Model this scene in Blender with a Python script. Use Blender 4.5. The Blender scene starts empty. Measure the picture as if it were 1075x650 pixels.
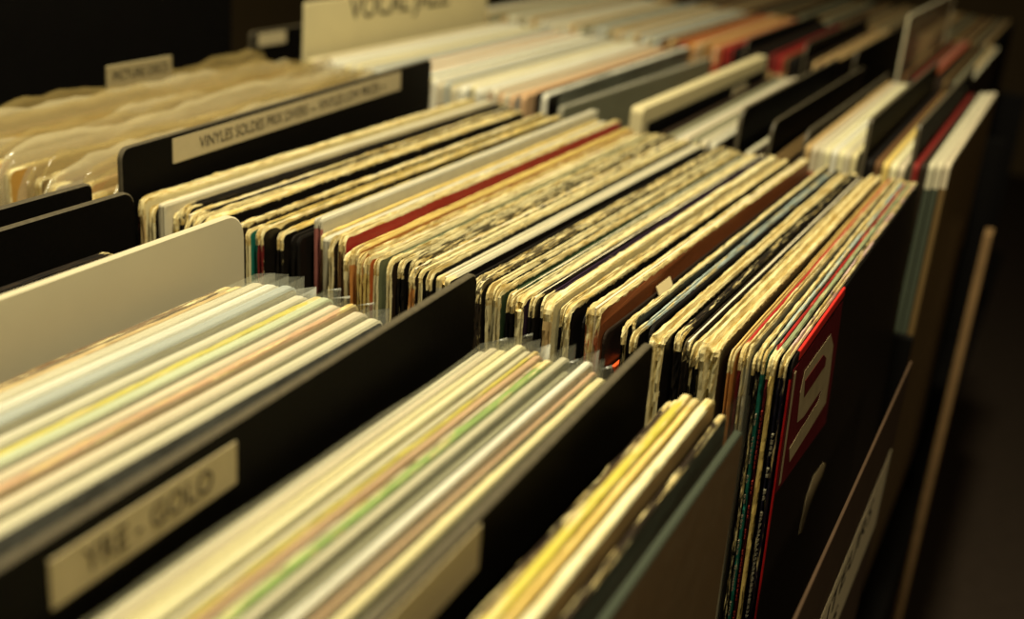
import bpy, math, random
from mathutils import Vector, Matrix, noise

S = bpy.context.scene
COL = S.collection

# ------------------------------------------------------------ camera, light, exposure
cam_data = bpy.data.cameras.new('camera'); cam = bpy.data.objects.new('camera', cam_data); COL.objects.link(cam)
RIGHT = Vector((0.90090556, 0.4246519, 0.08966567)); DOWN = Vector((0.22706708, -0.28509963, -0.93121359)); FWD = Vector((-0.36987797, 0.85929562, -0.35327231))
CAM_P = Vector((0, 0, 0.156))
M4 = Matrix((RIGHT, -DOWN, -FWD)).transposed().to_4x4(); M4.translation = CAM_P
cam.matrix_world = M4
cam_data.sensor_fit = 'HORIZONTAL'; cam_data.sensor_width = 36
cam_data.lens = 1290 / 1075 * 36
cam_data.clip_start = 0.01; cam_data.clip_end = 60
cam_data.dof.use_dof = True; cam_data.dof.focus_distance = 0.452; cam_data.dof.aperture_fstop = 6.8
S.camera = cam

W = bpy.data.worlds.new('world'); S.world = W; W.use_nodes = True
W.node_tree.nodes['Background'].inputs[0].default_value = (1.0, .8, .55, 1); W.node_tree.nodes['Background'].inputs[1].default_value = 0.003

def area(name, loc, target, size, power, col):
    d = bpy.data.lights.new(name, 'AREA'); d.shape = 'DISK'; d.size = size; d.energy = power; d.color = col
    o = bpy.data.objects.new(name, d); COL.objects.link(o); o.location = loc
    o.rotation_euler = (Vector(target) - Vector(loc)).to_track_quat('-Z', 'Y').to_euler()
    return o
area('ceiling_spot', (-.12, .30, 1.15), (-.24, .42, 0), .14, 27, (1, .89, .61))
area('side_fill', (.75, -.35, 1.05), (-.1, .35, -.1), .25, 5.5, (1, .82, .52))  # added fill light that brightens the right-facing sides
S.view_settings.view_transform = 'Standard'; S.view_settings.look = 'None'; S.view_settings.gamma = 1
S.view_settings.use_curve_mapping = False; S.view_settings.exposure = 0.0

# ------------------------------------------------------------ colours
PAL = {
 'cream': (.78, .69, .37), 'smooth': (.86, .80, .48), 'tan': (.55, .38, .16), 'paper': (.68, .62, .42), 'grey': (.60, .57, .42),
 'greycream': (.60, .56, .38), 'yellow': (.80, .60, .18), 'tanyellow': (.72, .50, .16), 'orange': (.62, .26, .06), 'redorange': (.75, .18, .04),
 'rust': (.42, .11, .04), 'russet': (.33, .10, .03), 'brown': (.16, .08, .03), 'maroon': (.16, .012, .012), 'red': (.40, .025, .02), 'redbright': (.62, .015, .015),
 'pink': (.45, .16, .13), 'pinkwhite': (.75, .52, .48), 'green': (.03, .06, .025), 'olive': (.16, .18, .09), 'teal': (.01, .17, .12), 'navy': (.006, .006, .02),
 'bluewhite': (.45, .55, .50), 'speckgreen': (.30, .34, .18), 'purple': (.03, .015, .035), 'dark': (.022, .013, .007), 'black': (.003, .0025, .002),
 'coverblack': (.006, .004, .003), 'palegreen': (.56, .62, .40), 'midgreen': (.26, .42, .10), 'lemon': (.62, .54, .08), 'beige': (.64, .56, .38),
 'olivegrey': (.28, .27, .16), 'bluegrey': (.42, .46, .42), 'peach': (.72, .46, .24), 'pinktan': (.58, .38, .22), 'amber': (.55, .30, .06), 'wine': (.22, .02, .015),
 'facebrown': (.30, .16, .05), 'dimgreen': (.06, .075, .05), 'white': (.82, .80, .64), 'bronze': (.16, .10, .035),
}

# ------------------------------------------------------------ materials
def newmat(name):
    m = bpy.data.materials.new(name); m.use_nodes = True
    nt = m.node_tree; return m, nt, nt.nodes, nt.links, nt.nodes['Principled BSDF']
def nd(ns, t, **kw):
    n = ns.new(t)
    for k, v in kw.items(): setattr(n, k, v)
    return n
def mth(ns, ls, op, a, b, clamp=False):
    n = nd(ns, 'ShaderNodeMath', operation=op, use_clamp=clamp)
    for i, v in enumerate((a, b)):
        if v is None: continue
        if isinstance(v, (int, float)): n.inputs[i].default_value = v
        else: ls.new(v, n.inputs[i])
    return n.outputs[0]
def mixc(ns, ls, f, a, b):
    n = nd(ns, 'ShaderNodeMix', data_type='RGBA')
    if isinstance(f, (int, float)): n.inputs[0].default_value = f
    else: ls.new(f, n.inputs[0])
    for i, v in ((6, a), (7, b)):
        if isinstance(v, tuple): n.inputs[i].default_value = (*v, 1) if len(v) == 3 else v
        else: ls.new(v, n.inputs[i])
    return n.outputs[2]
def tex_noise(ns, ls, vec, scale, detail=4, rough=.6):
    n = nd(ns, 'ShaderNodeTexNoise'); n.inputs['Scale'].default_value = scale; n.inputs['Detail'].default_value = detail; n.inputs['Roughness'].default_value = rough
    ls.new(vec, n.inputs['Vector']); return n.outputs['Fac']
CARD = (.80, .64, .30)

def sleeve_material(name, attr, kind):
    """kind: top / spine / face. Colours come from the object's own properties; worn spots show bare cardboard."""
    m, nt, ns, ls, P = newmat(name)
    A = nd(ns, 'ShaderNodeAttribute', attribute_type='OBJECT', attribute_name=attr)
    Wr = nd(ns, 'ShaderNodeAttribute', attribute_type='OBJECT', attribute_name='wear')
    Sp = nd(ns, 'ShaderNodeAttribute', attribute_type='OBJECT', attribute_name='speck')
    Sd = nd(ns, 'ShaderNodeAttribute', attribute_type='OBJECT', attribute_name='seed')
    tc = nd(ns, 'ShaderNodeTexCoord')
    add = nd(ns, 'ShaderNodeVectorMath', operation='ADD'); ls.new(tc.outputs['Object'], add.inputs[0]); ls.new(Sd.outputs['Vector'], add.inputs[1])
    mp = nd(ns, 'ShaderNodeMapping'); ls.new(add.outputs[0], mp.inputs[0])
    mp.inputs['Scale'].default_value = {'top': (950, 42, 200), 'spine': (700, 200, 60), 'face': (100, 260, 260)}[kind]
    n1 = tex_noise(ns, ls, mp.outputs[0], 1.0, 5, .7)
    mp2 = nd(ns, 'ShaderNodeMapping'); ls.new(add.outputs[0], mp2.inputs[0]); mp2.inputs['Scale'].default_value = {'top': (1000, 55, 200), 'spine': (800, 200, 110), 'face': (300, 300, 300)}[kind]
    n2 = tex_noise(ns, ls, mp2.outputs[0], 1.0, 5, .65)
    sx = nd(ns, 'ShaderNodeSeparateXYZ'); ls.new(tc.outputs['Object'], sx.inputs[0])
    dtop = mth(ns, ls, 'SUBTRACT', .315, sx.outputs[2])       # distance below the top edge
    dnear = sx.outputs[1]
    dfar = mth(ns, ls, 'SUBTRACT', .315, sx.outputs[1])
    def near(d, r):                                            # 1 at the edge, 0 at distance r
        return mth(ns, ls, 'SUBTRACT', 1.0, mth(ns, ls, 'DIVIDE', d, r), True)
    if kind == 'top':
        extra = mth(ns, ls, 'MAXIMUM', near(dnear, .014), near(dfar, .012))
        w = mth(ns, ls, 'ADD', mth(ns, ls, 'MULTIPLY', Wr.outputs['Fac'], .62), mth(ns, ls, 'MULTIPLY', mth(ns, ls, 'MULTIPLY', extra, .5), mth(ns, ls, 'GREATER_THAN', Wr.outputs['Fac'], .11)))
        cut = mth(ns, ls, 'SUBTRACT', .84, w)
    elif kind == 'spine':
        extra = near(dtop, .008)
        w = mth(ns, ls, 'MULTIPLY', Wr.outputs['Fac'], mth(ns, ls, 'ADD', .36, mth(ns, ls, 'MULTIPLY', extra, .5)))
        cut = mth(ns, ls, 'SUBTRACT', .80, w)
    else:
        extra = mth(ns, ls, 'MAXIMUM', near(dtop, .0035), near(dnear, .003))
        w = mth(ns, ls, 'MULTIPLY', mth(ns, ls, 'MULTIPLY', Wr.outputs['Fac'], extra), .8)
        cut = mth(ns, ls, 'SUBTRACT', .86, w)
    mask = mth(ns, ls, 'MULTIPLY', mth(ns, ls, 'SUBTRACT', n1, cut), 14.0, True)
    n2c = mth(ns, ls, 'MULTIPLY', mth(ns, ls, 'SUBTRACT', n2, .36), 3.4, True)
    tint = mixc(ns, ls, n2c, (.46, .32, .09), (.84, .75, .40))
    base = A.outputs['Color']
    vary = mixc(ns, ls, mth(ns, ls, 'MULTIPLY', tex_noise(ns, ls, mp.outputs[0], .35, 2), .55), base, mixc(ns, ls, .55, base, (.02, .012, .004)))
    c = mixc(ns, ls, mask, vary, tint)
    # dark print flecks that survive on worn edges
    n3 = tex_noise(ns, ls, mp.outputs[0], 1.7, 3, .55)
    dk = mth(ns, ls, 'MULTIPLY', mth(ns, ls, 'SUBTRACT', n3, mth(ns, ls, 'SUBTRACT', .80, mth(ns, ls, 'MULTIPLY', Sp.outputs['Fac'], .50))), 16.0, True)
    if kind != 'face':
        c = mixc(ns, ls, mth(ns, ls, 'MULTIPLY', dk, .9), c, (.025, .016, .008))
    ls.new(c, P.inputs['Base Color'])
    P.inputs['Roughness'].default_value = .42 if kind == 'face' else .7
    P.inputs['Specular IOR Level'].default_value = .35 if kind == 'face' else .2
    bp = nd(ns, 'ShaderNodeBump'); bp.inputs['Strength'].default_value = .5 if kind != 'face' else .15; bp.inputs['Distance'].default_value = .0006
    ls.new(n1, bp.inputs['Height']); ls.new(bp.outputs[0], P.inputs['Normal'])
    return m
M_FACE = sleeve_material('printed_cover', 'face_rgb', 'face')
M_TOP = sleeve_material('worn_top_edge', 'top_rgb', 'top')
M_SPINE = sleeve_material('worn_spine', 'spine_rgb', 'spine')

def plain(name, col, rough=.6, spec=.3, bump=0, bscale=300, var=0, metallic=0):
    m, nt, ns, ls, P = newmat(name)
    tc = nd(ns, 'ShaderNodeTexCoord'); f = tex_noise(ns, ls, tc.outputs['Object'], bscale, 4)
    if var: ls.new(mixc(ns, ls, f, tuple(max(0, c * (1 - var)) for c in col), tuple(min(1, c * (1 + var)) for c in col)), P.inputs['Base Color'])
    else: P.inputs['Base Color'].default_value = (*col, 1)
    P.inputs['Roughness'].default_value = rough; P.inputs['Specular IOR Level'].default_value = spec; P.inputs['Metallic'].default_value = metallic
    if bump:
        bp = nd(ns, 'ShaderNodeBump'); bp.inputs['Strength'].default_value = bump; bp.inputs['Distance'].default_value = .0008
        ls.new(f, bp.inputs['Height']); ls.new(bp.outputs[0], P.inputs['Normal'])
    return m
M_BLACKP = plain('black_plastic', (.0032, .0026, .0018), .62, .07, .12, 500, .3)
M_EDGE = plain('scuffed_black_edge', (.09, .075, .045), .5, .4, .3, 400, .5)
M_CREAMP = plain('cream_plastic', (.60, .54, .36), .45, .35, .05, 30, .06)
M_CREAMCARD = plain('cream_card', (.62, .54, .30), .8, .15, .1, 60, .06)
M_TAB = plain('yellowed_tab_card', (.30, .25, .13), .8, .15, .08, 200, .1)
M_LABEL = plain('label_paper', (.50, .42, .24), .7, .2, .08, 200, .1)
M_LABELDK = plain('dull_label_paper', (.66, .58, .38), .7, .2, .08, 200, .1)
M_INK = plain('black_ink', (.02, .015, .01), .6, .2)
M_WOOD = plain('brown_board', (.060, .036, .020), .5, .3, .2, 60, .35)
M_TANWOOD = plain('tan_board_edge', (.20, .12, .05), .6, .3, .2, 80, .35)
M_BOX = plain('black_laminate', (.003, .0025, .002), .6, .1, .1, 80, .3)
M_WALL = plain('dim_brown_wall', (.16, .11, .05), .85, .2, .1, 8, .15)
M_FLOOR = plain('brown_carpet', (.07, .05, .035), .95, .1, .5, 40, .35)
M_FLOCK = plain('mottled_black_cloth', (.02, .018, .013), .8, .3, .6, 120, .9)
M_PAPER = plain('inner_paper', (.78, .70, .48), .8, .2)
M_STICK = plain('price_sticker_paper', (.66, .54, .28), .7, .2, .05, 200, .1)
M_LOGO = plain('logo_cream_ink', (.46, .37, .20), .45, .35, .1, 150, .3)
M_LOGORED = plain('logo_red_ink', (.13, .006, .010), .42, .35, .1, 150, .4)
M_BLUE = plain('blue_print', (.02, .20, .26), .5, .3)
M_LEAF = plain('pale_leaf_print', (.42, .34, .2), .5, .3)
M_ORANGEP = plain('orange_print', (.75, .10, .02), .5, .3)

def plastic(name, tint, alpha, rough=.18, bump=.4):
    m, nt, ns, ls, P = newmat(name)
    P.inputs['Base Color'].default_value = (*tint, 1); P.inputs['Roughness'].default_value = rough; P.inputs['Specular IOR Level'].default_value = .6
    P.inputs['Alpha'].default_value = alpha
    tc = nd(ns, 'ShaderNodeTexCoord'); f = tex_noise(ns, ls, tc.outputs['Object'], 60, 3)
    bp = nd(ns, 'ShaderNodeBump'); bp.inputs['Strength'].default_value = bump; bp.inputs['Distance'].default_value = .002
    ls.new(f, bp.inputs['Height']); ls.new(bp.outputs[0], P.inputs['Normal'])
    return m
M_CLEAR = plastic('clear_plastic', (.72, .74, .62), .26)
M_CRINKLE = plastic('crinkled_clear_plastic', (.60, .52, .30), .42, .12, .25)
M_AMBERP = plastic('aged_clear_plastic', (.40, .30, .11), .36, .12, .25)
M_SHEET = plastic('clear_divider_plastic', (.45, .33, .2), .35, .25, .1)
M_GREYP = plastic('smoky_plastic', (.24, .26, .19), .25, .25)

# ------------------------------------------------------------ mesh helpers
def mesh_obj(name, verts, faces, mats, mi=None, parent=None, smooth=False):
    me = bpy.data.meshes.new(name); me.from_pydata(verts, [], faces)
    for m in (mats if isinstance(mats, (list, tuple)) else [mats]): me.materials.append(m)
    if mi: me.polygons.foreach_set('material_index', mi)
    if smooth: me.polygons.foreach_set('use_smooth', [True] * len(faces))
    me.update()
    o = bpy.data.objects.new(name, me); COL.objects.link(o)
    if parent: o.parent = parent
    return o
def tag(o, label=None, cat=None, group=None, kind=None):
    if label: o['label'] = label
    if cat: o['category'] = cat
    if group: o['group'] = group
    if kind: o['kind'] = kind
    return o
def empty(name, loc, rot=(0, 0, 0)):
    o = bpy.data.objects.new(name, None); COL.objects.link(o); o.location = loc; o.rotation_euler = rot; o.empty_display_size = .02
    return o
def boxes(name, bs, mat, parent=None, bevel=.0006, loc=None):
    """bs: list of (x0,x1,y0,y1,z0,z1) joined in one bevelled mesh"""
    v = []; f = []
    for x0, x1, y0, y1, z0, z1 in bs:
        n = len(v)
        v += [(x0, y0, z0), (x1, y0, z0), (x1, y1, z0), (x0, y1, z0), (x0, y0, z1), (x1, y0, z1), (x1, y1, z1), (x0, y1, z1)]
        f += [tuple(n + i for i in q) for q in ((0, 3, 2, 1), (4, 5, 6, 7), (0, 1, 5, 4), (1, 2, 6, 5), (2, 3, 7, 6), (3, 0, 4, 7))]
    o = mesh_obj(name, v, f, mat, parent=parent)
    if bevel:
        b = o.modifiers.new('bevel', 'BEVEL'); b.width = bevel; b.segments = 2
    return o

def sleeve_mesh(t, seed, wear, slit=False, blob=0., L=.315, fine=True, rc=.004):
    """a record jacket: a thin square slab with rounded, chewed edges; near edge at y=0, top at z=L, x centred"""
    rnd = random.Random(seed)
    pts = []                                      # (y, z, ny, nz, slot)
    st = .0035 if fine else .02
    def line(a, b, n, ny, nz, slot):
        for i in range(n):
            k = (i + .5) / n
            pts.append((a[0] + (b[0] - a[0]) * k, a[1] + (b[1] - a[1]) * k, ny, nz, slot))
    def arc(cy, cz, a0, a1, n, slot):
        for i in range(n):
            a = math.radians(a0 + (a1 - a0) * i / (n - 1))
            pts.append((cy + rc * math.cos(a), cz + rc * math.sin(a), math.cos(a), math.sin(a), slot))
    line((0, rc), (0, L - .13), 4, -1, 0, 2)
    line((0, L - .13), (0, L - rc - .001), int(.125 / st), -1, 0, 2)
    arc(rc, L - rc, 180, 90, 5, 1)
    line((rc + .001, L), (L - rc - .001, L), int(.305 / st), 0, 1, 1)
    arc(L - rc, L - rc, 90, 0, 4, 1)
    line((L, L - rc), (L, rc), 6, 1, 0, 1)
    arc(L - rc, rc, 0, -90, 3, 1)
    line((L - rc, 0), (rc, 0), 4, 0, -1, 1)
    arc(rc, rc, 270, 180, 3, 1)
    h = t / 2; N = len(pts)
    if slit: prof = [(-h, .0011), (-h * .8, .0001), (-h * .40, .0002), (-h * .14, .0032), (h * .14, .0032), (h * .42, .0002), (h * .8, .0001), (h, .0011)]
    else: prof = [(-h, .0010), (-h * .78, .0001), (-h * .1, .0), (h * .45, .0003), (h * .8, .0001), (h, .0010)]
    K = len(prof); V = []; F = []; MI = []
    off = rnd.random() * 50
    for i, (y, z, ny, nz, sl) in enumerate(pts):
        s = y * 1.0 + z
        for j, (x, ins) in enumerate(prof):
            a = noise.noise(Vector((s * 160 + off, j * .9 + off, 0))) * .0006 * wear + noise.noise(Vector((s * 520 + off, j * 1.7, 3))) * .0003 * wear
            low = noise.noise(Vector((s * 28 + off, 7, j * .1))) * .0006 * min(1, wear + .2)
            if wear > .3 and rnd.random() < .012 * wear: a += rnd.choice((-1, .6)) * .0011
            cb = 1 + 2.2 * math.exp(-math.hypot(y, L - z) / .009)
            d = -ins + (a + low * .5) * cb + low * .5
            wx = noise.noise(Vector((s * 60 + off, 11, j * .6))) * .0003 * wear
            sc = 1 + blob * (math.exp(-((y * y + (L - z) ** 2) / .012 ** 2)) + .35 * math.exp(-(y / .004) ** 2) * (.5 + noise.noise(Vector((z * 90 + off, 0, 0)))))
            edge = j in (0, K - 1)
            V.append(((x * sc if not edge else x * (1 + (sc - 1) * .6)) + (0 if edge else wx), y + ny * d, z + nz * d))
    for i in range(N):
        i2 = (i + 1) % N; sl = pts[i][4] if i2 < N else 1
        sl = max(pts[i][4], 1) if pts[i][4] == pts[i2][4] else 1
        for j in range(K - 1):
            F.append((i * K + j, i * K + j + 1, i2 * K + j + 1, i2 * K + j)); MI.append(sl)
    F.append(tuple(i * K for i in range(N))); MI.append(0)
    F.append(tuple(i * K + K - 1 for i in reversed(range(N)))); MI.append(0)
    return V, F, MI

def props(o, top, spine, face, wear, speck, seed):
    o['top_rgb'] = list(PAL[top]); o['spine_rgb'] = list(PAL[spine]); o['face_rgb'] = list(PAL[face])
    o['wear'] = float(wear); o['speck'] = float(speck); o['seed'] = [seed * .37, seed * .91, seed * .13]

def sleeve(name, x, y, ztop, t, top, spine, face, wear, speck, seed, lean=0., yaw=0., slit=False, blob=0., fine=True, rc=.004, root=False):
    """lean>0 : top tips to -x. Returns (root, cover)."""
    L = .315; zb = ztop - L * math.cos(lean)
    xb = x + L * math.sin(lean)
    V, F, MI = sleeve_mesh(t, seed, wear, slit, blob, L, fine, rc)
    if root:
        r = empty(name, (xb, y, zb), (0, -lean, yaw))
        c = mesh_obj('cover', V, F, [M_FACE, M_TOP, M_SPINE], MI, r)
    else:
        r = c = mesh_obj(name, V, F, [M_FACE, M_TOP, M_SPINE], MI); c.location = (xb, y, zb); c.rotation_euler = (0, -lean, yaw)
    props(c, top, spine, face, wear, speck, seed)
    return r, c

def text_mesh(name, body, size, mat, parent, M, depth=.00015, sx=1.0, mirror=False):
    cu = bpy.data.curves.new(name, 'FONT'); cu.body = body; cu.size = size; cu.extrude = depth; cu.resolution_u = 3
    cu.align_x = 'CENTER'; cu.align_y = 'CENTER'
    to = bpy.data.objects.new(name, cu); COL.objects.link(to)
    bpy.context.view_layer.update()
    dg = bpy.context.evaluated_depsgraph_get()
    me = bpy.data.meshes.new_from_object(to.evaluated_get(dg))
    bpy.data.objects.remove(to); bpy.data.curves.remove(cu)
    me.transform(Matrix.Diagonal((sx, 1, 1, 1))); me.materials.clear(); me.materials.append(mat)
    o = bpy.data.objects.new(name, me); COL.objects.link(o); o.parent = parent; o.matrix_local = M
    return o
# text on a +x face, reading towards +y, upright
FACE_PX = Matrix(((0, 0, 1, 0), (1, 0, 0, 0), (0, 1, 0, 0), (0, 0, 0, 1)))

def board_mesh(t, y0, y1, z0, z1, r, n=7):
    """upright board with rounded top corners, centred on x"""
    P = [(y0, z0)]
    for i in range(n): a = math.radians(180 - 90 * i / (n - 1)); P.append((y0 + r + r * math.cos(a), z1 - r + r * math.sin(a)))
    for i in range(n): a = math.radians(90 - 90 * i / (n - 1)); P.append((y1 - r + r * math.cos(a), z1 - r + r * math.sin(a)))
    P.append((y1, z0)); N = len(P); h = t / 2; b = min(.0005, t * .25)
    cy = (y0 + y1) / 2; cz = (z0 + z1) / 2
    V = []
    for x, ins in ((-h, b), (-h + b, 0), (h - b, 0), (h, b)):
        for (y, z) in P:
            V.append((x, y + (b if y < cy else -b) * (ins > 0), z + (b if z < cz else -b) * (ins > 0)))
    F = []; MI = []
    for k in range(3):
        for i in range(N):
            j = (i + 1) % N; F.append((k * N + i, k * N + j, (k + 1) * N + j, (k + 1) * N + i)); MI.append(1)
    F.append(tuple(range(N))); MI.append(0); F.append(tuple(3 * N + i for i in reversed(range(N)))); MI.append(0)
    return V, F, MI
def divider(x0, y0, x1, y1, ztop, t, mats, label, r=.010, lean=0., group=None, h=.33, name='bin_divider'):
    L = math.hypot(x1 - x0, y1 - y0); yaw = math.atan2(-(x1 - x0), (y1 - y0))
    root = empty(name, (x0 + h * math.sin(lean), y0, ztop - h * math.cos(lean)), (0, -lean, yaw)); tag(root, label, 'divider', group)
    V, F, MI = board_mesh(t, 0, L, 0, h, r)
    root['_h'] = h
    p = mesh_obj('panel', V, F, mats, MI, root)
    return root
def strip_label(root, t, y0, y1, z0, z1, body, size, mat=None, sx=1.0, ty=None, tz=None, side=1, name='label_strip', ink=None):
    x = side * (t / 2 + .00005)
    s = boxes(name, [(x, x + .0003, y0, y1, z0, z1)], mat or M_LABEL, root, bevel=0)
    if body:
        M = Matrix.Translation((x + .0003, ty if ty is not None else (y0 + y1) / 2, tz if tz is not None else (z0 + z1) / 2)) @ FACE_PX
        text_mesh('lettering', body, size, ink or M_INK, s, M, sx=sx)
    return s

def bag(parent, t, seed, mat, name='plastic_outer_sleeve', L=.315, over=.006, side=.004, crumple=.0015, grow=.0006):
    """open-topped clear bag round a sleeve: front and back sheets joined at the two sides and the bottom"""
    ys = [-side + (L + 2 * side) * i / 40 for i in range(41)]
    zs = [-.001, L * .6, L - .03, L - .008, L + over * .4, L + over]
    V = []; F = []; nz = len(zs); ny = len(ys); rnd = random.Random(seed); o = rnd.random() * 90
    for s in (-1, 1):
        for i, y in enumerate(ys):
            endk = 0 if i in (0, ny - 1) else 1
            for j, z in enumerate(zs):
                k = max(0, (z - (L - .03)) / (.03 + over)) 
                wob = noise.noise(Vector((y * 22 + o, z * 30, s * 2))) * crumple * k + noise.noise(Vector((y * 80 + o, z * 60, s))) * crumple * .5 * k
                zz = z + (noise.noise(Vector((y * 18 + o, s * 5, 1))) * over * .5 if j == nz - 1 else 0)
                if i in (0, ny - 1) and j == nz - 1: zz -= .002
                V.append((s * (t / 2 + grow) * endk + wob * endk, y, zz))
    for s in range(2):
        for i in range(ny - 1):
            for j in range(nz - 1):
                a = s * ny * nz + i * nz + j
                F.append((a, a + nz, a + nz + 1, a + 1) if s else (a, a + 1, a + nz + 1, a + nz))
    return mesh_obj(name, V, F, mat, parent=parent, smooth=True)

def loose_bag(parent, g, seed, mat, L=.315, over=.009):
    """closed, loosely folded clear bag: sheets bulge round the disc and meet in a soft roll above it"""
    rnd = random.Random(seed); o = rnd.random() * 90; V = []; F = []
    ys = [-.006 + (L + .012) * i / 48 for i in range(49)]
    prof = [(-.75, 0), (-.8, L * .6), (-1, L - .03), (-1, L - .012), (-.85, L - .002), (-.5, L + over * .75), (0, L + over), (.5, L + over * .7), (.85, L - .002), (1, L - .012), (1, L - .03), (.8, L * .6), (.75, 0)]
    K = len(prof)
    for i, y in enumerate(ys):
        e = min(1, min(i, len(ys) - 1 - i) / 3.0)
        drop = .012 * (1 - math.sqrt(max(0, 1 - (1 - e) ** 2)))
        for j, (x, z) in enumerate(prof):
            k = max(0, (z - (L - .035)) / .04)
            wob = (noise.noise(Vector((y * 14 + o, z * 20, 0))) * .45 + noise.noise(Vector((y * 45 + o, z * 90, 4))) * .3) * k
            zz = z + (noise.noise(Vector((y * 16 + o, j * .25, 9))) * .006 + noise.noise(Vector((y * 60 + o, j * .9, 2))) * .003) * min(1, k) * (j not in (0, K - 1)) - drop * min(1, k)
            V.append((g * (x * (.25 + .75 * e) * (1 - .25 * k) + wob * .6), y, zz))
    for i in range(len(ys) - 1):
        for j in range(K - 1):
            F.append((i * K + j, i * K + j + 1, (i + 1) * K + j + 1, (i + 1) * K + j))
    F.append(tuple(range(K))); F.append(tuple((len(ys) - 1) * K + j for j in reversed(range(K))))
    ob = mesh_obj('plastic_outer_sleeve', V, F, mat, parent=parent, smooth=True)
    return ob

# ============================================================ the setting
fl = boxes('floor', [(-4, 3, -2, 6, -1.0, -.95)], M_FLOOR, bevel=0); tag(fl, kind='structure')
wb = boxes('wall_back', [(-4, 3, 5.5, 5.6, -.95, 2.4)], M_WALL, bevel=0); tag(wb, kind='structure')
wl = boxes('wall_left', [(-2.6, -2.5, -2, 5.5, -.95, 2.4)], M_WALL, bevel=0); tag(wl, kind='structure')

cab = tag(empty('storage_cabinet', (-.605, -.2, -.95)), 'tall black cabinet standing behind the plastic-bagged discs', 'cabinet')
boxes('body', [(-.40, 0, 0, 1.0, 0, 1.30)], M_BOX, cab, .003)
boxes('door', [(0, .008, .02, .49, .03, 1.27)], M_BOX, cab, .002)
boxes('door', [(0, .008, .50, .98, .03, 1.27)], M_BOX, cab, .002)

rack = tag(empty('record_rack', (0, 0, -.95)), 'black record rack with brown side board holding all the rows of records', 'rack')
boxes('plinth', [(-.58, -.06, -.02, 1.86, 0, .60)], M_BOX, rack, .002)
boxes('base_panel', [(-.595, -.036, -.04, 1.88, .60, .612)], M_BOX, rack, .001)
for y in (-.03, .378, .733, 1.080, 1.445, 1.81):
    boxes('partition', [(-.592, -.052, y, y + .006, .612, .85)], M_BOX, rack, .001)
boxes('side_panel', [(-.0413, -.040, -.03, .592, .612, .888)], M_WOOD, rack, .001)
boxes('end_post', [(-.0365, -.0300, 1.0, 1.022, .30, .855)], M_TANWOOD, rack, .001)
lb = boxes('label_card', [(-.040, -.0394, .27, .578, .803, .846)], M_LABELDK, rack, 0)
lb['label'] = 'long cream label card on the side board'
text_mesh('lettering', 'CHANTEURS', .0165, M_INK, lb, Matrix.Translation((-.0394, .435, .8345)) @ FACE_PX, sx=2.1)
text_mesh('lettering', 'FRANCAIS', .010, M_INK, lb, Matrix.Translation((-.0394, .40, .817)) @ FACE_PX, sx=3.0)

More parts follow.
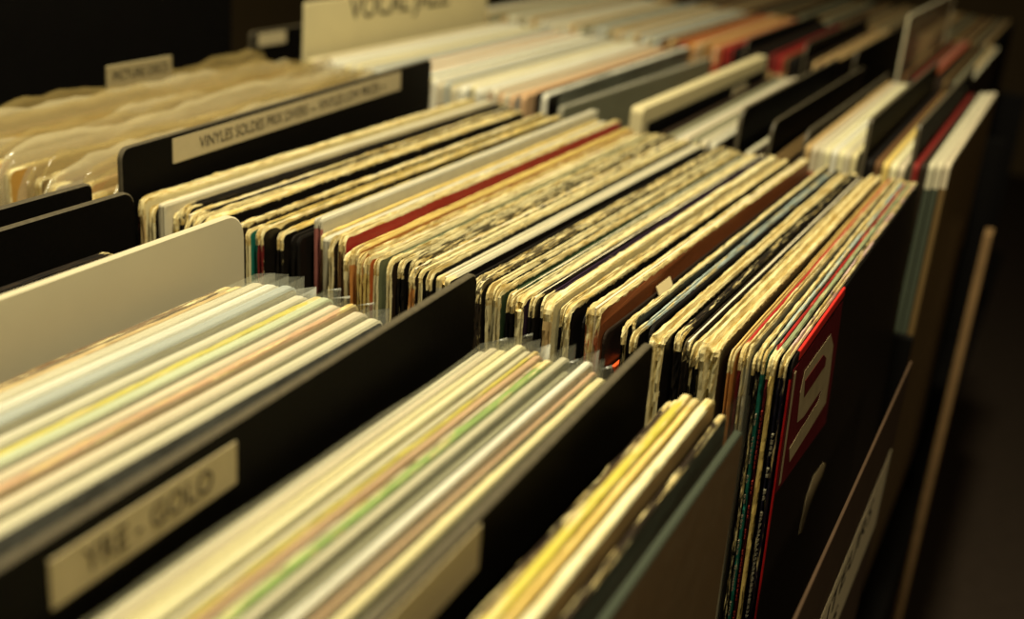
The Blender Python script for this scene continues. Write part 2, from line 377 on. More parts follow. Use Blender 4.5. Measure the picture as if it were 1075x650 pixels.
# ============================================================ middle row: the worn sleeves in focus
# x mm, width mm, top, spine, face, wear, speck, dy mm, dz mm, flags (S smooth, R round, B chewed corner, Y slit, T lettered, D dotted, P sticker, F leaves, L lettered cover), description
ROW = [
  (-351.1, 1.8, 'cream', 'rust', 'cream', 0.7, 0.2, 4, 0, '', 'cream-topped sleeve with a rust-brown spine, against the black lettered divider'),
  (-349.0, 2.3, 'cream', 'dark', 'dark', 0.7, 0.2, 2, 0, '', None),
  (-346.2, 3.2, 'cream', 'tan', 'cream', 0.8, 0.2, 0, 0, '', None),
  (-342.1, 4.1, 'cream', 'cream', 'black', 0.8, 0.1, 3, 0, '', None),
  (-338.4, 2.3, 'cream', 'tan', 'dark', 0.7, 0.3, 8, -1, '', None),
  (-334.7, 4.1, 'paper', 'paper', 'paper', 0.1, 0.0, 0, 2, 'S', "smooth pale paper-white sleeve among worn ones near the row's left end"),
  (-330.8, 2.8, 'yellow', 'yellow', 'black', 0.9, 0.1, 2, 0, '', None),
  (-326.2, 5.5, 'black', 'black', 'black', 0.25, 0.5, 4, 0, '', 'wide black sleeve with white flecks on its top edge'),
  (-321.6, 2.8, 'yellow', 'rust', 'black', 0.9, 0.1, 0, 0, 'R', None),
  (-318.8, 2.8, 'black', 'black', 'black', 0.45, 0.5, 2, 0, '', None),
  (-315.4, 3.2, 'cream', 'cream', 'dark', 0.9, 0.2, -4, 0, 'R', None),
  (-311.5, 3.7, 'yellow', 'cream', 'black', 0.8, 0.1, 0, 1, '', None),
  (-305.5, 6.4, 'black', 'black', 'black', 0.05, 0.3, 6, -3, '', 'broad black sleeve directly behind the corner of the cream divider'),
  (-300.2, 2.3, 'rust', 'rust', 'black', 0.4, 0.2, 5, -2, '', None),
  (-295.1, 3.2, 'cream', 'cream', 'dark', 0.9, 0.2, 0, 0, '', None),
  (-291.9, 2.3, 'yellow', 'cream', 'teal', 0.8, 0.1, 0, 0, '', None),
  (-288.7, 3.2, 'green', 'teal', 'teal', 0.3, 0.2, 4, -1, '', 'sleeve with a dark teal spine just right of the cream divider corner'),
  (-285.2, 2.8, 'yellow', 'maroon', 'black', 0.7, 0.2, 0, 0, '', None),
  (-281.3, 4.1, 'yellow', 'black', 'black', 0.75, 0.1, 8, -2, '', None),
  (-275.5, 5.5, 'black', 'black', 'black', 0.08, 0.2, 10, -4, '', 'black sleeve in the dark gap left of the pale grey one'),
  (-269.5, 4.6, 'grey', 'pink', 'grey', 0.05, 0.05, 18, 3, 'SY', 'wide pale grey sleeve with sharp corner and pink-edged spine'),
  (-265.4, 2.7, 'yellow', 'brown', 'brown', 0.6, 0.1, 16, 0, '', None),
  (-261.3, 3.7, 'grey', 'greycream', 'greycream', 0.1, 0.1, 14, 0, 'S', 'smooth grey-cream sleeve, its spine marked with faint dark print'),
  (-257.9, 2.3, 'cream', 'cream', 'dark', 0.9, 0.4, 10, 0, 'B', 'heavily chewed cream sleeve with a ragged spine right of two smooth grey ones'),
  (-255.1, 2.3, 'cream', 'tan', 'tan', 0.8, 0.2, 12, -1, '', None),
  (-251.6, 3.9, 'cream', 'brown', 'red', 0.7, 0.1, 8, 2, '', 'worn sleeve whose red cover shows as one red line running across the row'),
  (-247.0, 2.5, 'cream', 'cream', 'orange', 0.8, 0.05, 6, -2, '', None),
  (-243.0, 4.6, 'yellow', 'orange', 'orange', 0.6, 0.05, 5, 1, '', 'yellow-topped sleeve with an orange spine'),
  (-238.9, 2.7, 'yellow', 'yellow', 'orange', 0.7, 0.05, 4, 0, '', None),
  (-235.4, 3.4, 'cream', 'yellow', 'redorange', 0.7, 0.05, 3, 0, '', 'cream-topped sleeve whose bright orange-red face shows in a gap'),
  (-229.3, 2.7, 'cream', 'cream', 'olive', 0.7, 0.15, -2, 2, '', None),
  (-226.6, 1.8, 'olive', 'dark', 'olive', 0.25, 0.1, 5, -1, '', 'sleeve with a dark olive-green top edge'),
  (-223.8, 2.7, 'cream', 'cream', 'dark', 0.8, 0.1, 0, 0, '', None),
  (-220.4, 3.2, 'cream', 'black', 'black', 0.8, 0.5, 2, 0, '', None),
  (-216.7, 3.2, 'cream', 'black', 'dark', 0.8, 0.7, 4, 0, '', None),
  (-213.1, 3.2, 'cream', 'orange', 'dark', 0.8, 0.5, 0, 0, '', None),
  (-209.9, 2.3, 'cream', 'cream', 'black', 0.8, 0.2, 0, 0, '', None),
  (-206.9, 2.7, 'cream', 'black', 'black', 0.7, 0.3, 2, -1, '', None),
  (-201.2, 6.9, 'greycream', 'greycream', 'black', 0.15, 0.1, 2, 0, 'SY', 'wide smooth light grey sleeve in the middle of the worn row'),
  (-194.3, 5.0, 'black', 'black', 'black', 0.15, 0.3, 4, -2, '', 'black sleeve right beside the wide smooth light grey one'),
  (-189.4, 3.0, 'cream', 'yellow', 'black', 0.9, 0.6, -2, 0, 'B', None),
  (-185.6, 3.7, 'cream', 'black', 'black', 0.8, 0.7, 0, 0, '', None),
  (-181.3, 4.2, 'cream', 'cream', 'black', 0.85, 0.4, 4, 0, 'B', None),
  (-177.3, 2.9, 'cream', 'cream', 'green', 0.9, 0.1, 0, 0, '', None),
  (-174.0, 2.9, 'green', 'black', 'black', 0.4, 0.3, 4, -1, 'T', 'green-black sleeve with small pale writing down its black spine'),
  (-170.0, 3.3, 'cream', 'black', 'black', 0.7, 0.4, 0, 0, '', None),
  (-166.1, 3.7, 'cream', 'cream', 'purple', 0.7, 0.2, -3, 0, 'B', 'sleeve with fat chewed cream corner left of two black dotted spines'),
  (-162.3, 2.9, 'black', 'black', 'black', 0.35, 0.5, 0, -1, 'D', 'black sleeve with a dotted line running down its spine'),
  (-159.0, 2.9, 'purple', 'black', 'black', 0.55, 0.4, 3, 0, 'B', None),
  (-155.1, 4.2, 'smooth', 'tan', 'cream', 0.7, 0.05, -2, 2, 'T', 'smooth thick cream sleeve with printed cream spine'),
  (-150.9, 2.5, 'cream', 'black', 'black', 0.9, 0.2, 0, 0, 'T', None),
  (-147.8, 2.9, 'cream', 'cream', 'black', 0.9, 0.1, 0, 0, 'T', None),
  (-143.6, 3.7, 'black', 'black', 'black', 0.1, 0.1, 8, -5, '', 'black filler sleeve painting the dark gap left of the brown-faced one'),  # black strip added for the shade of an empty gap
  (-137.8, 6.1, 'cream', 'rust', 'russet', 0.95, 0.1, -2, 1, 'BY', 'sleeve with big cream chewed corner and bare reddish-brown face'),
  (-133.4, 1.4, 'dark', 'dark', 'dark', 0.1, 0.2, 0, -6, 'P', 'dark brown sleeve sunk lower, with a cream price sticker'),
  (-130.5, 1.4, 'dark', 'orange', 'black', 0.1, 0.2, 6, -20, 'F', 'low sleeve with orange corner and pale leaf pattern on spine side'),
  (-126.2, 2.1, 'cream', 'black', 'black', 0.9, 0.4, 0, 0, 'B', None),
  (-124.1, 1.4, 'cream', 'black', 'black', 0.8, 0.4, 4, 0, '', None),
  (-121.2, 2.9, 'bluewhite', 'black', 'black', 0.6, 0.4, -2, -1, 'B', None),
  (-117.6, 2.1, 'black', 'black', 'black', 0.1, 0.2, 6, -2, '', None),
  (-111.8, 5.9, 'cream', 'cream', 'black', 0.95, 0.05, -5, 1, 'BY', 'double-width cream sleeve with a red mark on its cream spine'),
  (-106.5, 3.4, 'black', 'black', 'black', 0.55, 0.5, 4, 0, 'B', None),
  (-102.7, 3.4, 'black', 'black', 'black', 0.3, 0.8, 2, -1, '', 'black sleeve with a dashed line of white flecks on top'),
  (-98.4, 3.7, 'cream', 'black', 'black', 0.9, 0.2, 0, -1, 'B', None),
  (-91.9, 7.8, 'smooth', 'cream', 'dark', 0.95, 0.1, -6, 2, 'BY', 'thickest cream-white sleeve, a long slit along its top edge'),
  (-85.6, 2.5, 'tanyellow', 'orange', 'orange', 0.3, 0.05, 0, 0, '', 'tan-yellow sleeve between the thickest cream one and the red one'),
  (-83.2, 1.8, 'red', 'maroon', 'red', 0.35, 0.1, 2, -2, '', 'sleeve with a bright red top edge and dark red spine'),
  (-80.8, 2.6, 'cream', 'greycream', 'greycream', 0.9, 0.15, -1, 0, '', 'cream sleeve with smooth pale grey-green spine right of bright red top'),
  (-78.1, 1.5, 'black', 'black', 'black', 0.2, 0.3, 3, -2, '', None),
  (-76.5, 1.8, 'cream', 'black', 'black', 0.95, 0.1, 0, 1, '', None),
  (-74.6, 1.5, 'bluewhite', 'teal', 'teal', 0.6, 0.2, 0, -1, 'T', 'thin sleeve with a turquoise-green spine near the right end'),
  (-72.8, 1.5, 'red', 'maroon', 'maroon', 0.45, 0.4, 2, -1, 'T', None),
  (-70.8, 2.1, 'speckgreen', 'yellow', 'dark', 0.7, 0.4, 0, 0, 'B', None),
  (-67.4, 2.9, 'pinkwhite', 'navy', 'navy', 0.75, 0.4, 0, 0, 'T', 'sleeve with pink-flecked white top and lettered navy spine'),
  (-64.9, 0.9, 'red', 'redbright', 'coverblack', 0.12, 0.05, 0, 0, 'L', 'red-edged sleeve at the right end, cream lettering on its dark cover'),
]
def interp(x, xs, ys):
    if x <= xs[0]: return ys[0]
    for i in range(len(xs) - 1):
        if x <= xs[i + 1]: return ys[i] + (ys[i + 1] - ys[i]) * (x - xs[i]) / (xs[i + 1] - xs[i])
    return ys[-1]
ORD = ['next', 'second', 'third', 'fourth', 'fifth', 'sixth', 'seventh', 'eighth', 'ninth', 'tenth', 'eleventh']
TONE = {'cream': 'cream', 'yellow': 'yellowish', 'rust': 'rust', 'dark': 'dark', 'tan': 'tan', 'paper': 'pale', 'black': 'black', 'grey': 'grey', 'greycream': 'grey-cream',
        'green': 'green', 'olive': 'olive', 'orange': 'orange', 'brown': 'brown', 'maroon': 'maroon', 'purple': 'purplish', 'red': 'red', 'teal': 'teal', 'bluewhite': 'bluish white',
        'speckgreen': 'greenish flecked', 'smooth': 'cream', 'tanyellow': 'tan', 'navy': 'navy', 'redbright': 'red', 'pink': 'pink', 'pinkwhite': 'pinkish white'}
LAND = {6: 'the smooth pale paper-white one', 13: 'the broad black one at the divider corner', 21: 'the wide pale grey one', 30: 'the orange-red faced one', 39: 'the wide smooth light grey one',
        50: 'the smooth thick cream one', 54: 'the reddish-brown faced one', 65: 'the thickest cream-white one', 75: 'the red-edged end one'}
def row_label(k, top, spine, desc):       # k is 1-based
    if desc:
        return desc
    lm = max([a for a in LAND if a < k], default=None); nx = min([a for a in LAND if a > k], default=None)
    if lm is not None and (nx is None or k - lm <= nx - k): return 'worn %s-topped sleeve, %s spine, %s right of %s' % (TONE[top], TONE[spine], ORD[k - lm - 1], LAND[lm])
    return 'worn %s-topped sleeve, %s spine, %s left of %s' % (TONE[top], TONE[spine], ORD[nx - k - 1], LAND[nx])

def spine_marks(cover, t, style, seed, ink):
    """small unreadable pale print running down a spine (boxes a fraction of a millimetre proud)"""
    rnd = random.Random(seed); bs = []; z = .296 - rnd.random() * .01
    while z > .20:
        if style == 'D': bs.append((-.0003, .0003, -.0016, -.0004, z - .0012, z)); z -= .0034
        else:
            h = rnd.uniform(.0008, .0018); w = t * .16
            bs.append((-w, -w + .0004, -.0016, -.0004, z - h, z))
            bs.append((w - .0004, w, -.0016, -.0004, z - h * rnd.random(), z))
            if rnd.random() < .7: bs.append((-w, w, -.0016, -.0004, z - .0005, z))
            z -= h + .0009 + (.004 if rnd.random() < .15 else 0)
    return boxes('spine_lettering', bs, ink, cover, 0)
INK_PALE = plain('pale_print', (.26, .24, .16), .6, .3)
INK_RED = plain('red_print', (.30, .03, .02), .6, .3)

for k, (xm, wm, top, spine, face, wear, speck, dy, dz, fl_, desc) in enumerate(ROW, 1):
    rnd = random.Random(k * 7 + 3)
    x = xm / 1000; t = wm / 1000 * (.80 if 'S' not in fl_ else .90); wear *= .62 if k % 3 == 1 and wear < .9 else .9
    y = .395 + dy / 1000 + rnd.uniform(-.0015, .0015)
    lean = interp(x, [-.352, -.28, -.12, -.09, -.0645], [.030, .044, .044, .042, .036])
    yaw = -interp(x, [-.36, -.27, -.19, -.138, -.10, -.066], [0, 0, .008, .008, .005, .0]) / .31
    split = any(c in fl_ for c in 'TDPFLY') or k % 3 == 0
    r, c = sleeve('record_sleeve', x, y, dz / 1000 + rnd.uniform(-.0024, .0012), t, top, spine, face, wear, speck, k, lean, yaw,
                  slit=('Y' in fl_ or (t > .0017 and 'S' not in fl_ and k % 5 != 2 and top != 'smooth')), blob=(.26 if 'B' in fl_ else .08 if wear > .5 else 0),
                  rc=.009 if 'R' in fl_ else (.0015 if 'S' in fl_ else .0035 + .002 * rnd.random()), root=split)
    tag(r, row_label(k, top, spine, desc), 'record sleeve', 'worn record sleeves in the middle bin')
    if split and k % 3 == 0 and t > .0022:
        boxes('inner_sleeve', [(-.0004, .0004, .003, .311, .01, .3146)], M_PAPER, r, .0001)
    if 'T' in fl_: spine_marks(r, t, 'T', k, INK_RED if spine == 'maroon' else M_INK if spine in ('tan',) else INK_PALE)
    if 'D' in fl_: spine_marks(r, t, 'D', k, INK_PALE)
    h = t / 2
    if 'P' in fl_:
        st = boxes('price_sticker', [(-.0002, .0002, -.008, .008, -.0065, .0065)], M_STICK, r, 0); st.location = (h + .0028, .060, .3125); st.rotation_euler = (0, -.42, 0)
    if 'F' in fl_:
        v = []; f = []
        for q in range(7):
            cy = .004 + .002 * (q % 2); cz = .309 - q * .0042; n = len(v); a = .5 + .15 * q
            for s in range(8):
                an = s / 8 * math.tau; u = .0026 * math.cos(an); w = .0009 * math.sin(an)
                v.append((h + .0003, cy + u * math.cos(a) - w * math.sin(a), cz + u * math.sin(a) + w * math.cos(a)))
            f.append(tuple(range(n, n + 8)))
        mesh_obj('leaf_print', v, f, M_LEAF, parent=r)
        boxes('orange_corner', [(-h - .0002, h + .0002, .002, .014, .309, .3156)], M_ORANGEP, r, .0005)
        boxes('price_tag_edge', [(-.0004, .0004, -.003, .001, .20, .305)], M_STICK, r, 0)
    if 'L' in fl_:
        X = h + .0001
        def plate(name, poly, mat, dx):
            n = len(poly); V = [(X + dx, a, .315 + b) for a, b in poly] + [(X + dx - .0001, a, .315 + b) for a, b in poly]
            F = [tuple(range(n)), tuple(range(2 * n - 1, n - 1, -1))] + [((i + 1) % n, i, n + i, n + (i + 1) % n) for i in range(n)]
            return mesh_obj(name, V, F, mat, parent=r)
        plate('red_panel', [(.0015, -.0045), (.090, -.0055), (.094, -.03), (.096, -.062), (.060, -.058), (.0015, -.052)], M_LOGORED, .0001)
        plate('cream_lettering', [(.024, -.0125), (.071, -.0135), (.082, -.022), (.085, -.036), (.086, -.049), (.052, -.0485), (.020, -.0475), (.016, -.0405), (.030, -.0400), (.066, -.0405), (.070, -.0365), (.036, -.0355), (.024, -.033), (.021, -.020)], M_LOGO, .00025)
        plate('red_slot', [(.027, -.0175), (.060, -.0185), (.068, -.0225), (.068, -.0260), (.030, -.0252)], M_LOGORED, .0004)
        plate('cream_border', [(.0030, -.006), (.0060, -.006), (.0075, -.050), (.0045, -.050)], M_LOGO, .0004)
        plate('cream_swoosh', [(.108, -.086), (.115, -.090), (.110, -.094), (.099, -.094), (.088, -.097), (.076, -.105), (.070, -.103), (.072, -.096), (.075, -.088), (.086, -.083)], M_LOGO, .0001)
        boxes('red_top_edging', [(-h - .0002, h + .0002, .010, .092, .311, .3153)], plain('red_edging', (.65, .03, .02), .5, .4, .1, 200, .2), r, .0006)
        c['top_rgb'] = list(PAL['black'])

# the tall black divider with the long printed strip, at the left end of the worn sleeves
BLK = [M_BLACKP, M_EDGE]
d = divider(-.357, .395, -.381, .712, .021, .0025, BLK, 'tall black divider with a long printed strip reading VINYLES SOLDES PRIX DIVERS', lean=.02, h=.335, r=.005)
strip_label(d, .0025, .036, .271, .3215, .3328, 'VINYLES SOLDES PRIX DIVERS --- VINYLES LOW PRICES ---', .0078, sx=.97)

# ============================================================ middle row, left: bagged discs
PC = ['amber', 'tan', 'peach', 'brown', 'bronze', 'tan', 'yellow', 'rust', 'beige', 'amber', 'brown']
n = 15
for i in range(n):
    rnd = random.Random(900 + i)
    x = -.3725 - i * .0085; t = .0034
    r, c = sleeve('bagged_disc', x, .400 + rnd.uniform(-.004, .01), -.004 + rnd.uniform(-.004, .003), t, PC[i % 11], PC[(i + 3) % 11], PC[(i + 5) % 11], .4, .2, 300 + i, .02 + rnd.uniform(-.003, .003), .06, fine=False, root=True)
    b = loose_bag(r, .0036, 300 + i, M_AMBERP if i % 3 else M_CRINKLE)
    if i == 0:
        boxes('blue_label', [(.0018, .0022, .004, .014, .288, .303)], M_BLUE, r, 0); lab = 'clear-bagged disc with a small blue print, right beside the lettered black divider'
        c['face_rgb'] = list(PAL['bluegrey']); c['spine_rgb'] = list(PAL['bluegrey']); c['top_rgb'] = list(PAL['bluegrey'])
    elif i == 1: lab = 'disc in an aged clear bag, second left of the lettered black divider'
    elif i == n - 1: lab = 'leftmost bagged disc, against the black cabinet'
    else: lab = 'disc in crumpled yellowed plastic bag among those left of the lettered black divider'
    tag(r, lab, 'bagged disc', 'bagged discs left of the lettered divider')
d = divider(-.497, .541, -.498, .598, .0175, .0015, [M_TAB, M_TAB], 'small cream tab card reading PICTURE DISCS standing among bagged discs', r=.001, h=.06, name='tab_card')
text_mesh('lettering', 'PICTURE DISCS', .0075, M_INK, d, Matrix.Translation((.0008, .0285, .0535)) @ FACE_PX, sx=.95)

# ============================================================ far rows helper
def far_row(specs, y, zt, group, cat='record sleeve', lean=.0, yaw=0., jit=.004, base=0):
    for i, s in enumerate(specs):
        xm, wm, top, spine, face, lab = s[:6]
        dz = s[6] if len(s) > 6 else 0
        rnd = random.Random(base + i)
        o, c = sleeve('record_sleeve', xm / 1000, y + rnd.uniform(-jit, jit), zt + dz / 1000 + rnd.uniform(-.0015, .0015), wm / 1000 * .86, top, spine, face, .05, .05, base + i, lean, yaw, fine=False)
        tag(o, lab, cat, group)
def fill(x0, x1, w, cols, seed, lab):
    rnd = random.Random(seed); out = []; x = x0
    while x < x1 - w * .8:
        ww = w * rnd.uniform(.75, 1.3); c = rnd.choice(cols); c2 = rnd.choice(cols)
        out.append((x + ww / 2, ww, c, rnd.choice(['brown', 'tan', 'dark', c, 'beige']), c2, lab)); x += ww
    return out

# ---- second row from the viewer's focus: pale sleeves
G = 'pale record sleeves in the bin behind the worn ones'
BASE_LAB = 'pale blurred record sleeve packed behind the far corners of the worn row'
far_row(fill(-498, -330, 4.0, ['paper', 'white', 'grey', 'cream', 'beige', 'white', 'peach', 'bluegrey', 'paper', 'white'], 41, BASE_LAB), .745, 0, G, base=400)
far_row([(-326, 4.2, 'peach', 'pink', 'peach', 'peach-topped sleeve third from the gap in the second bin'), (-319, 3, 'black', 'black', 'black', 'thin black sleeve left of the bright cornered one'),
         (-313.5, 5, 'white', 'smooth', 'black', 'bright cream-cornered sleeve last before the wide gap')], .745, .002, G, base=470)
r, c = sleeve('record_sleeve', -.303, .752, -.004, .003, 'grey', 'grey', 'olivegrey', .05, .1, 480, .0, -.03, fine=False, root=True)
bag(r, .003, 480, M_GREYP, over=.012, crumple=.002); tag(r, 'grey sleeve in smoky plastic, its whole face showing in the gap', 'record sleeve', G)
for i, (x, c1) in enumerate([(-.232, 'dark'), (-.226, 'olivegrey'), (-.220, 'grey'), (-.214, 'beige'), (-.208, 'olivegrey'), (-.202, 'paper'), (-.196, 'grey')]):
    o, c = sleeve('record_sleeve', x, .748, -.008 - .002 * (i < 3), .0046, c1, c1, 'dark', .05, .05, 500 + i, fine=False)
    tag(o, 'grey-toned sleeve between the thick cream divider and first black divider behind', 'record sleeve', G)
LB = 'dark-toned sleeve between the black dividers in the second bin'
for i, (x, c1) in enumerate([(-.173, 'greycream'), (-.168, 'dark'), (-.155, 'bronze'), (-.150, 'bronze'), (-.143, 'dark')]):
    o, c = sleeve('record_sleeve', x, .748, -.010, .0036, c1, c1, 'dark', .1, .05, 510 + i, fine=False); tag(o, LB, 'record sleeve', G)
cols = ['beige', 'rust', 'cream', 'smooth', 'rust', 'cream', 'black', 'paper']
for i in range(8):
    o, c = sleeve('record_sleeve', -.1365 + i * .0040, .747 + .001 * (i % 3), .001, .0035, ['tan', 'beige', 'paper', 'smooth', 'white', 'smooth', 'paper', 'cream'][i], cols[i], 'cream', .05, .05, 520 + i, fine=False)
    tag(o, 'bright cream sleeve in the group left of the middle black divider', 'record sleeve', 'bright cream sleeves of the second bin')
for i in range(5):
    o, c = sleeve('record_sleeve', -.0985 + i * .0046, .747, -.001, .0040, ['black', 'brown', 'yellow', 'smooth', 'beige'][i], ['black', 'tan', 'yellow', 'smooth', 'dark'][i], 'dark', .05, .05, 530 + i, fine=False)
    tag(o, 'sleeve in the narrow group between the two right-hand black dividers', 'record sleeve', G)
for i in range(5):
    o, c = sleeve('record_sleeve', -.0725 + i * .0043, .749, .001 + .001 * i, .0038, ['wine', 'dark', 'greycream', 'paper', 'beige'][i], ['dark', 'dark', 'dimgreen', 'dimgreen', 'bronze'][i], ['dark', 'dark', 'dark', 'dark', 'bronze'][i], .05, .05, 540 + i, 0, fine=False)  # dark spines paint in the shade below the lit tops
    tag(o, 'sleeve in the last group at the right end of the second bin', 'record sleeve', G)
dv = divider(-.2475, .745, -.246, 1.062, .006, .0085, [M_CREAMCARD, M_CREAMCARD], 'thick cream-topped divider standing in the gap behind the worn row', r=.004, h=.33)
dv['label'] = 'thick bright cream divider standing in the gap behind the worn row'
boxes('black_face', [(.0043, .0049, .012, .312, .0, .319)], M_BOX, dv, 0)
s = boxes('label_tag', [(.0050, .0056, .215, .255, .300, .315)], M_LABEL, dv, 0)
dGB = 'black dividers of the second bin'
divider(-.184, .760, -.182, 1.062, .014, .0025, BLK, 'black divider, first right of the thick cream one', h=.335, group=dGB)
divider(-.162, .755, -.160, 1.062, .010, .0020, BLK, 'low black divider, second right of the thick cream one', h=.33, group=dGB)
divider(-.1405, .755, -.1385, 1.062, .008, .0020, BLK, 'low black divider just left of the bright cream sleeves', h=.33, group=dGB)
divider(-.1035, .750, -.1030, 1.062, .023, .0025, BLK, 'tall black divider just right of the bright cream sleeves', r=.004, h=.345, group=dGB)
divider(-.0755, .750, -.0750, 1.062, .024, .0025, BLK, 'rightmost tall black divider of the second bin', r=.004, h=.345, group=dGB)
dv = divider(-.507, .752, -.513, 1.062, .037, .002, [M_CREAMCARD, M_CREAMCARD], 'tall cream card divider hand-lettered VOCAL JAZZ', r=.002, h=.35)
text_mesh('lettering', 'VOCAL JAZZ', .026, M_INK, dv, Matrix.Translation((.0012, .145, .3405)) @ FACE_PX, sx=1.12)
dv = divider(-.590, .802, -.590, 1.06, .0, .003, BLK, 'black divider with a small pale tag beside the black cabinet', r=.004, h=.33)
boxes('tag', [(.0016, .0022, .008, .045, .318, .328)], M_LABEL, dv, 0)

# ---- third and fourth rows
G3 = 'blurred record sleeves of the third bin'
far_row(fill(-560, -425, 6, ['grey', 'olivegrey', 'tan', 'paper', 'greycream'], 61, 'dull blurred sleeve in the left part of the third bin'), 1.115, -.002, G3, base=600)
far_row(fill(-423, -352, 4.0, ['greycream', 'tan', 'grey', 'bluegrey', 'olivegrey'], 63, 'dull greyish sleeve left of the orange ones in the third bin'), 1.112, 0, G3, base=660)
far_row([(-350, 4, 'brown', 'beige', 'tan', 'beige-spined sleeve left of the orange ones in the third bin'), (-345, 5, 'tan', 'peach', 'tan', 'peach-spined sleeve left of the orange ones in the third bin')] +
        [(-340 + i * 4.2, 4, ['brown', 'rust', 'rust', 'amber', 'orange', 'peach', 'tan', 'amber', 'orange', 'peach', 'rust'][i], ['rust', 'maroon', 'rust', 'orange', 'amber', 'yellow', 'orange', 'yellow', 'orange', 'rust', 'red'][i], 'rust', 'orange and brown toned sleeve in the third bin') for i in range(11)], 1.112, .0, G3, base=700)
far_row([(-292 + i * 4.3, 4, c, s, 'dark', 'dark or reddish sleeve right of the orange ones in the third bin') for i, (c, s) in enumerate(
        [('red', 'dark'), ('wine', 'black'), ('black', 'tan'), ('black', 'black'), ('black', 'dark'), ('black', 'tan'), ('dark', 'tan'), ('black', 'dark'), ('black', 'orange'), ('black', 'black'), ('wine', 'tan'), ('wine', 'tan'), ('red', 'peach'), ('brown', 'tan'),
         ('black', 'dark'), ('black', 'black'), ('black', 'tan'), ('dark', 'dark'), ('dark', 'amber'), ('tan', 'amber'), ('brown', 'tan'), ('tan', 'beige'), ('tan', 'wine')]) if not any(abs(-292 + i * 4.3 - d) < 3.1 for d in (-275.5, -221.5, -177.5))], 1.113, .0, G3, base=730)
for j, (x, z) in enumerate([(-.276, .010), (-.222, .014), (-.178, .014)]):
    divider(x, 1.118, x + .001, 1.43, z, .002, BLK, ['first black divider right of the orange sleeves, third bin', 'second black divider right of the orange sleeves, third bin', 'black divider left of the clear one, third bin'][j], h=.33, group='black dividers of the third bin')
divider(-.139, 1.112, -.136, 1.43, .050, .0018, [M_SHEET, M_CREAMP], 'tall clear plastic divider with a bright near edge, third bin', r=.002, h=.37)
far_row([(-132 + i * 4.2, 4, c, c, 'dark', 'dim sleeve right of the clear divider in the third bin') for i, c in enumerate(['brown', 'dark', 'wine', 'bronze', 'pink', 'rust', 'dark', 'dark', 'bronze', 'dark', 'olivegrey', 'tan', 'greycream'])], 1.112, 0, G3, base=780)
# the farthest bin: a few dim pixels each, one object; low light painted into the colours
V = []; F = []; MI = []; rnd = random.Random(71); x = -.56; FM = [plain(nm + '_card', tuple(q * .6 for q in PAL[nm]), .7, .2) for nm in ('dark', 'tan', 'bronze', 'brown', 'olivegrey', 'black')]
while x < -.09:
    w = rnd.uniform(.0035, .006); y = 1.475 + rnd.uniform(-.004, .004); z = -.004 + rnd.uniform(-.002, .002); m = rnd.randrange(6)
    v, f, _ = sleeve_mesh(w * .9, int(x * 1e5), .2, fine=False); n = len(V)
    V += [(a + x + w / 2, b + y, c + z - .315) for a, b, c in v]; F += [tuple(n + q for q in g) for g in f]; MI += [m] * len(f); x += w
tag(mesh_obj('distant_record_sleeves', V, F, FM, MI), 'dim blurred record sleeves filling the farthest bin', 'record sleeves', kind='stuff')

# ============================================================ front row (nearest the viewer, out of focus)
GF = 'clear-bagged sleeves in the front bin'
def front(specs, grp, base, yaw=0.0, bagmat=M_CLEAR):
    for i, (xm, wm, top, spine, face, z, bagged, lab) in enumerate(specs):
        rnd = random.Random(base + i)
        t = wm / 1000 * (.76 if bagged else .86)
        r, c = sleeve('record_sleeve', xm / 1000, .034 + rnd.uniform(-.004, .004), z / 1000 + rnd.uniform(-.0008, .0008), t, top, spine, face, .1 if bagged else .5, .05, base + i, .02, yaw, fine=not bagged, root=bagged)
        if bagged: bag(r, t, base + i, bagmat, over=.0015 + .0015 * rnd.random(), side=.007, crumple=.0005, grow=wm / 1000 * .05)
        tag(r, lab, 'record sleeve', grp)
g1 = [(-264.2, 2.9, 'brown', 'brown', 'dark', -6, 0, 'thin brown sleeve at the foot of the cream divider, front bin'),
      (-259.6, 3.1, 'tan', 'tan', 'brown', -4, 0, 'tan sleeve right beside the cream divider, front bin'),
      (-255.1, 3.6, 'bronze', 'tan', 'dark', -4, 0, 'bronze sleeve left of the white bagged ones, front bin'),
      (-249.2, 6.0, 'paper', 'paper', 'paper', 0, 1, 'first white bagged sleeve right of the tan one, front bin'),
      (-242.8, 6.0, 'white', 'white', 'paper', 0, 1, 'second white bagged sleeve right of the tan one, front bin'),
      (-236.3, 5.7, 'bluegrey', 'paper', 'paper', 1, 1, 'greenish-white bagged sleeve left of the yellow-topped one, front bin'),
      (-230.3, 5.5, 'grey', 'grey', 'grey', 0, 1, 'grey-white bagged sleeve just left of the yellow-topped one'),
      (-225.4, 3.4, 'lemon', 'yellow', 'tan', -1, 0, 'thin yellow-topped sleeve between white ones, left part of front bin'),
      (-220.7, 4.9, 'palegreen', 'paper', 'paper', 0, 1, 'pale greenish bagged sleeve right of the thin yellow-topped one'),
      (-215.2, 5.2, 'beige', 'beige', 'cream', 0, 1, 'beige bagged sleeve left of the pinkish line, front bin'),
      (-210.8, 2.9, 'pinktan', 'pinktan', 'tan', 0, 0, 'thin pinkish-tan sleeve in the left group of the front bin'),
      (-205.9, 5.7, 'beige', 'beige', 'cream', 0, 1, 'second bagged cream sleeve from right end of the left front group'),
      (-199.7, 5.7, 'greycream', 'greycream', 'black', -1, 1, 'last bagged cream sleeve before the black gap, left front group')]  # black face paints the dark of the gap beside it
front(g1, GF, 1000, 0)
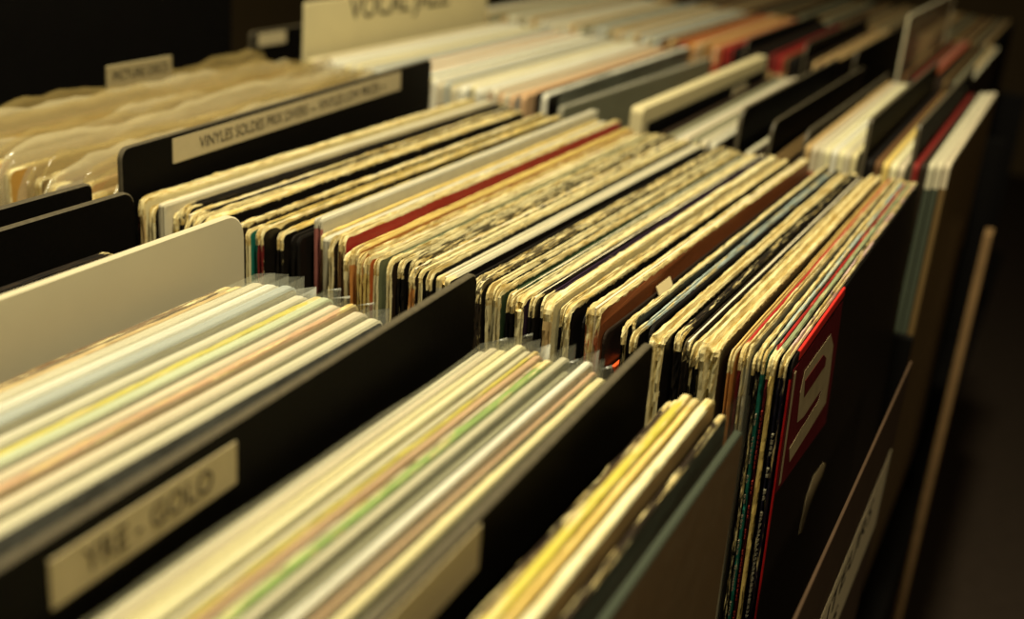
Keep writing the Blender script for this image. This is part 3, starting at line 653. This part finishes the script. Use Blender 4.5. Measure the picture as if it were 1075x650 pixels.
g2 = [(-157.5, 3.4, 'greycream', 'grey', 'tan', -3, 1, 'greyish bagged sleeve right behind the black label divider'),
      (-153.7, 3.5, 'beige', 'beige', 'cream', -1, 1, 'beige bagged sleeve, second right of the black label divider'),
      (-150.0, 3.5, 'cream', 'paper', 'cream', 0, 1, 'warm cream bagged sleeve in the wide pale band, front bin'),
      (-146.2, 3.5, 'smooth', 'paper', 'cream', 1, 1, 'brightest cream bagged sleeve in the wide pale band, front bin'),
      (-142.7, 2.7, 'greycream', 'grey', 'grey', 0, 1, 'grey-cream bagged sleeve left of the yellow line, middle front group'),
      (-140.2, 1.6, 'lemon', 'yellow', 'tan', 0, 0, 'thin yellow-topped sleeve left of the green one, front bin'),
      (-137.9, 2.5, 'pinktan', 'tan', 'tan', 0, 1, 'tan-pink bagged sleeve between yellow line and green sleeve'),
      (-135.7, 1.2, 'beige', 'beige', 'tan', 0, 0, 'thin beige sleeve just left of the green one'),
      (-133.6, 2.5, 'midgreen', 'midgreen', 'midgreen', 1, 0, 'sleeve with a bright green top edge, front bin'),
      (-130.3, 3.4, 'greycream', 'greycream', 'olivegrey', 0, 1, 'grey-green bagged sleeve just right of the bright green one'),
      (-127.0, 2.7, 'olivegrey', 'olivegrey', 'dark', -2, 1, 'dark olive bagged sleeve, second right of the bright green one'),
      (-124.2, 1.4, 'black', 'black', 'black', -3, 0, 'thin black sleeve left of the white bagged one, middle front group'),
      (-121.8, 3.0, 'white', 'paper', 'paper', 1, 1, 'white bagged sleeve between two dark lines, middle front group'),
      (-119.0, 2.0, 'pinktan', 'grey', 'dark', -1, 1, 'dull pinkish bagged sleeve right of the white one'),
      (-117.2, 1.1, 'dark', 'dark', 'black', -3, 0, 'thin dark sleeve left of the last cream one, middle front group'),
      (-114.4, 3.5, 'cream', 'cream', 'cream', 0, 1, 'last cream bagged sleeve, middle front group'),
      (-110.1, 3.4, 'olivegrey', 'olivegrey', 'dark', -2, 1, 'olive-grey bagged sleeve against the second black divider, front bin')]
front(g2, GF, 1040, 0)
g3 = [(-92.5, 2.2, 'dark', 'brown', 'dark', -5, 0, 'dark sleeve right of the second black divider, front bin'),
      (-89.7, 2.2, 'bronze', 'grey', 'dark', -2, 0, 'thin bronze sleeve left of the yellow pair, front bin'),
      (-86.3, 3.2, 'lemon', 'lemon', 'yellow', 1, 0, 'bright lemon-yellow sleeve in the right front group'),
      (-83.3, 2.2, 'yellow', 'yellow', 'yellow', 1, 0, 'golden yellow sleeve beside the bright lemon one'),
      (-79.9, 3.5, 'smooth', 'cream', 'tan', 0, 0, 'pale cream sleeve with a torn right edge, right front group'),
      (-75.1, 2.4, 'dark', 'tan', 'black', -4, 0, 'dark sleeve between torn cream one and the smoky plastic one')]
front(g3, 'loose sleeves in the right part of the front bin', 1080, 0)
r, c = sleeve('record_sleeve', -.0695, .036, -.008, .0026, 'dimgreen', 'bronze', 'facebrown', .05, .1, 1100, .02, 0, root=True)
bag(r, .0030, 1100, M_GREYP, over=.010, side=.007, crumple=.0012)
tag(r, 'brown-faced sleeve in smoky grey plastic at the right end of the front bin', 'record sleeve')

# left end of the front row
CRM = [M_CREAMP, M_CREAMP]
divider(-.276, .050, -.2775, .373, .015, .0030, CRM, 'blank cream plastic divider with rounded corner at left of the front bin', r=.010, lean=.03, h=.335)
d = divider(-.1620, .040, -.1702, .360, .0185, .0028, BLK, 'black divider with a cream strip reading YRE - GOLO, front bin', r=.004, lean=.02, h=.335)
strip_label(d, .0028, .118, .181, .3185, .3300, 'YRE - GOLO', .0085, M_LABEL, sx=.95)
d = divider(-.0985, .036, -.1035, .355, .0115, .0028, BLK, 'black divider with a tan strip, right of the green-topped sleeve, front bin', r=.004, lean=.02, h=.33)
strip_label(d, .0028, .080, .190, .316, .328, None, .0085, M_LABEL, sx=.95)
divider(-.330, .045, -.333, .375, .012, .0030, BLK, 'black divider with rounded corner left of the mottled cover, front bin', r=.006, lean=.02, h=.335)
divider(-.348, .045, -.352, .372, .012, .0030, BLK, 'leftmost low black divider of the front bin', r=.003, lean=.02, h=.335)
divider(-.427, .045, -.429, .372, .010, .0030, BLK, 'black divider cut by the left edge of the view', r=.003, lean=.02, h=.335)
for i in range(9):
    o, c = sleeve('record_sleeve', -.3235 + i * .0050, .038 + .001 * (i % 3), -.006 - .0008 * i, .0044, 'black', 'black', 'black', .12, .6, 1200 + i, .02, 0, fine=False)
    tag(o, 'flecked black sleeve between the black rounded divider and cream divider', 'record sleeve', 'black sleeves left of the cream divider')
for i in range(5):
    o, c = sleeve('record_sleeve', -.4170 + i * .0140, .036, -.010, .010, ['paper', 'grey', 'white', 'greycream', 'paper'][i % 5], 'grey', 'grey', .1, .1, 1220 + i, .02, 0, fine=False)
    tag(o, 'pale sleeve half hidden left of the leftmost black dividers', 'record sleeve', 'pale sleeves behind the leftmost dividers')
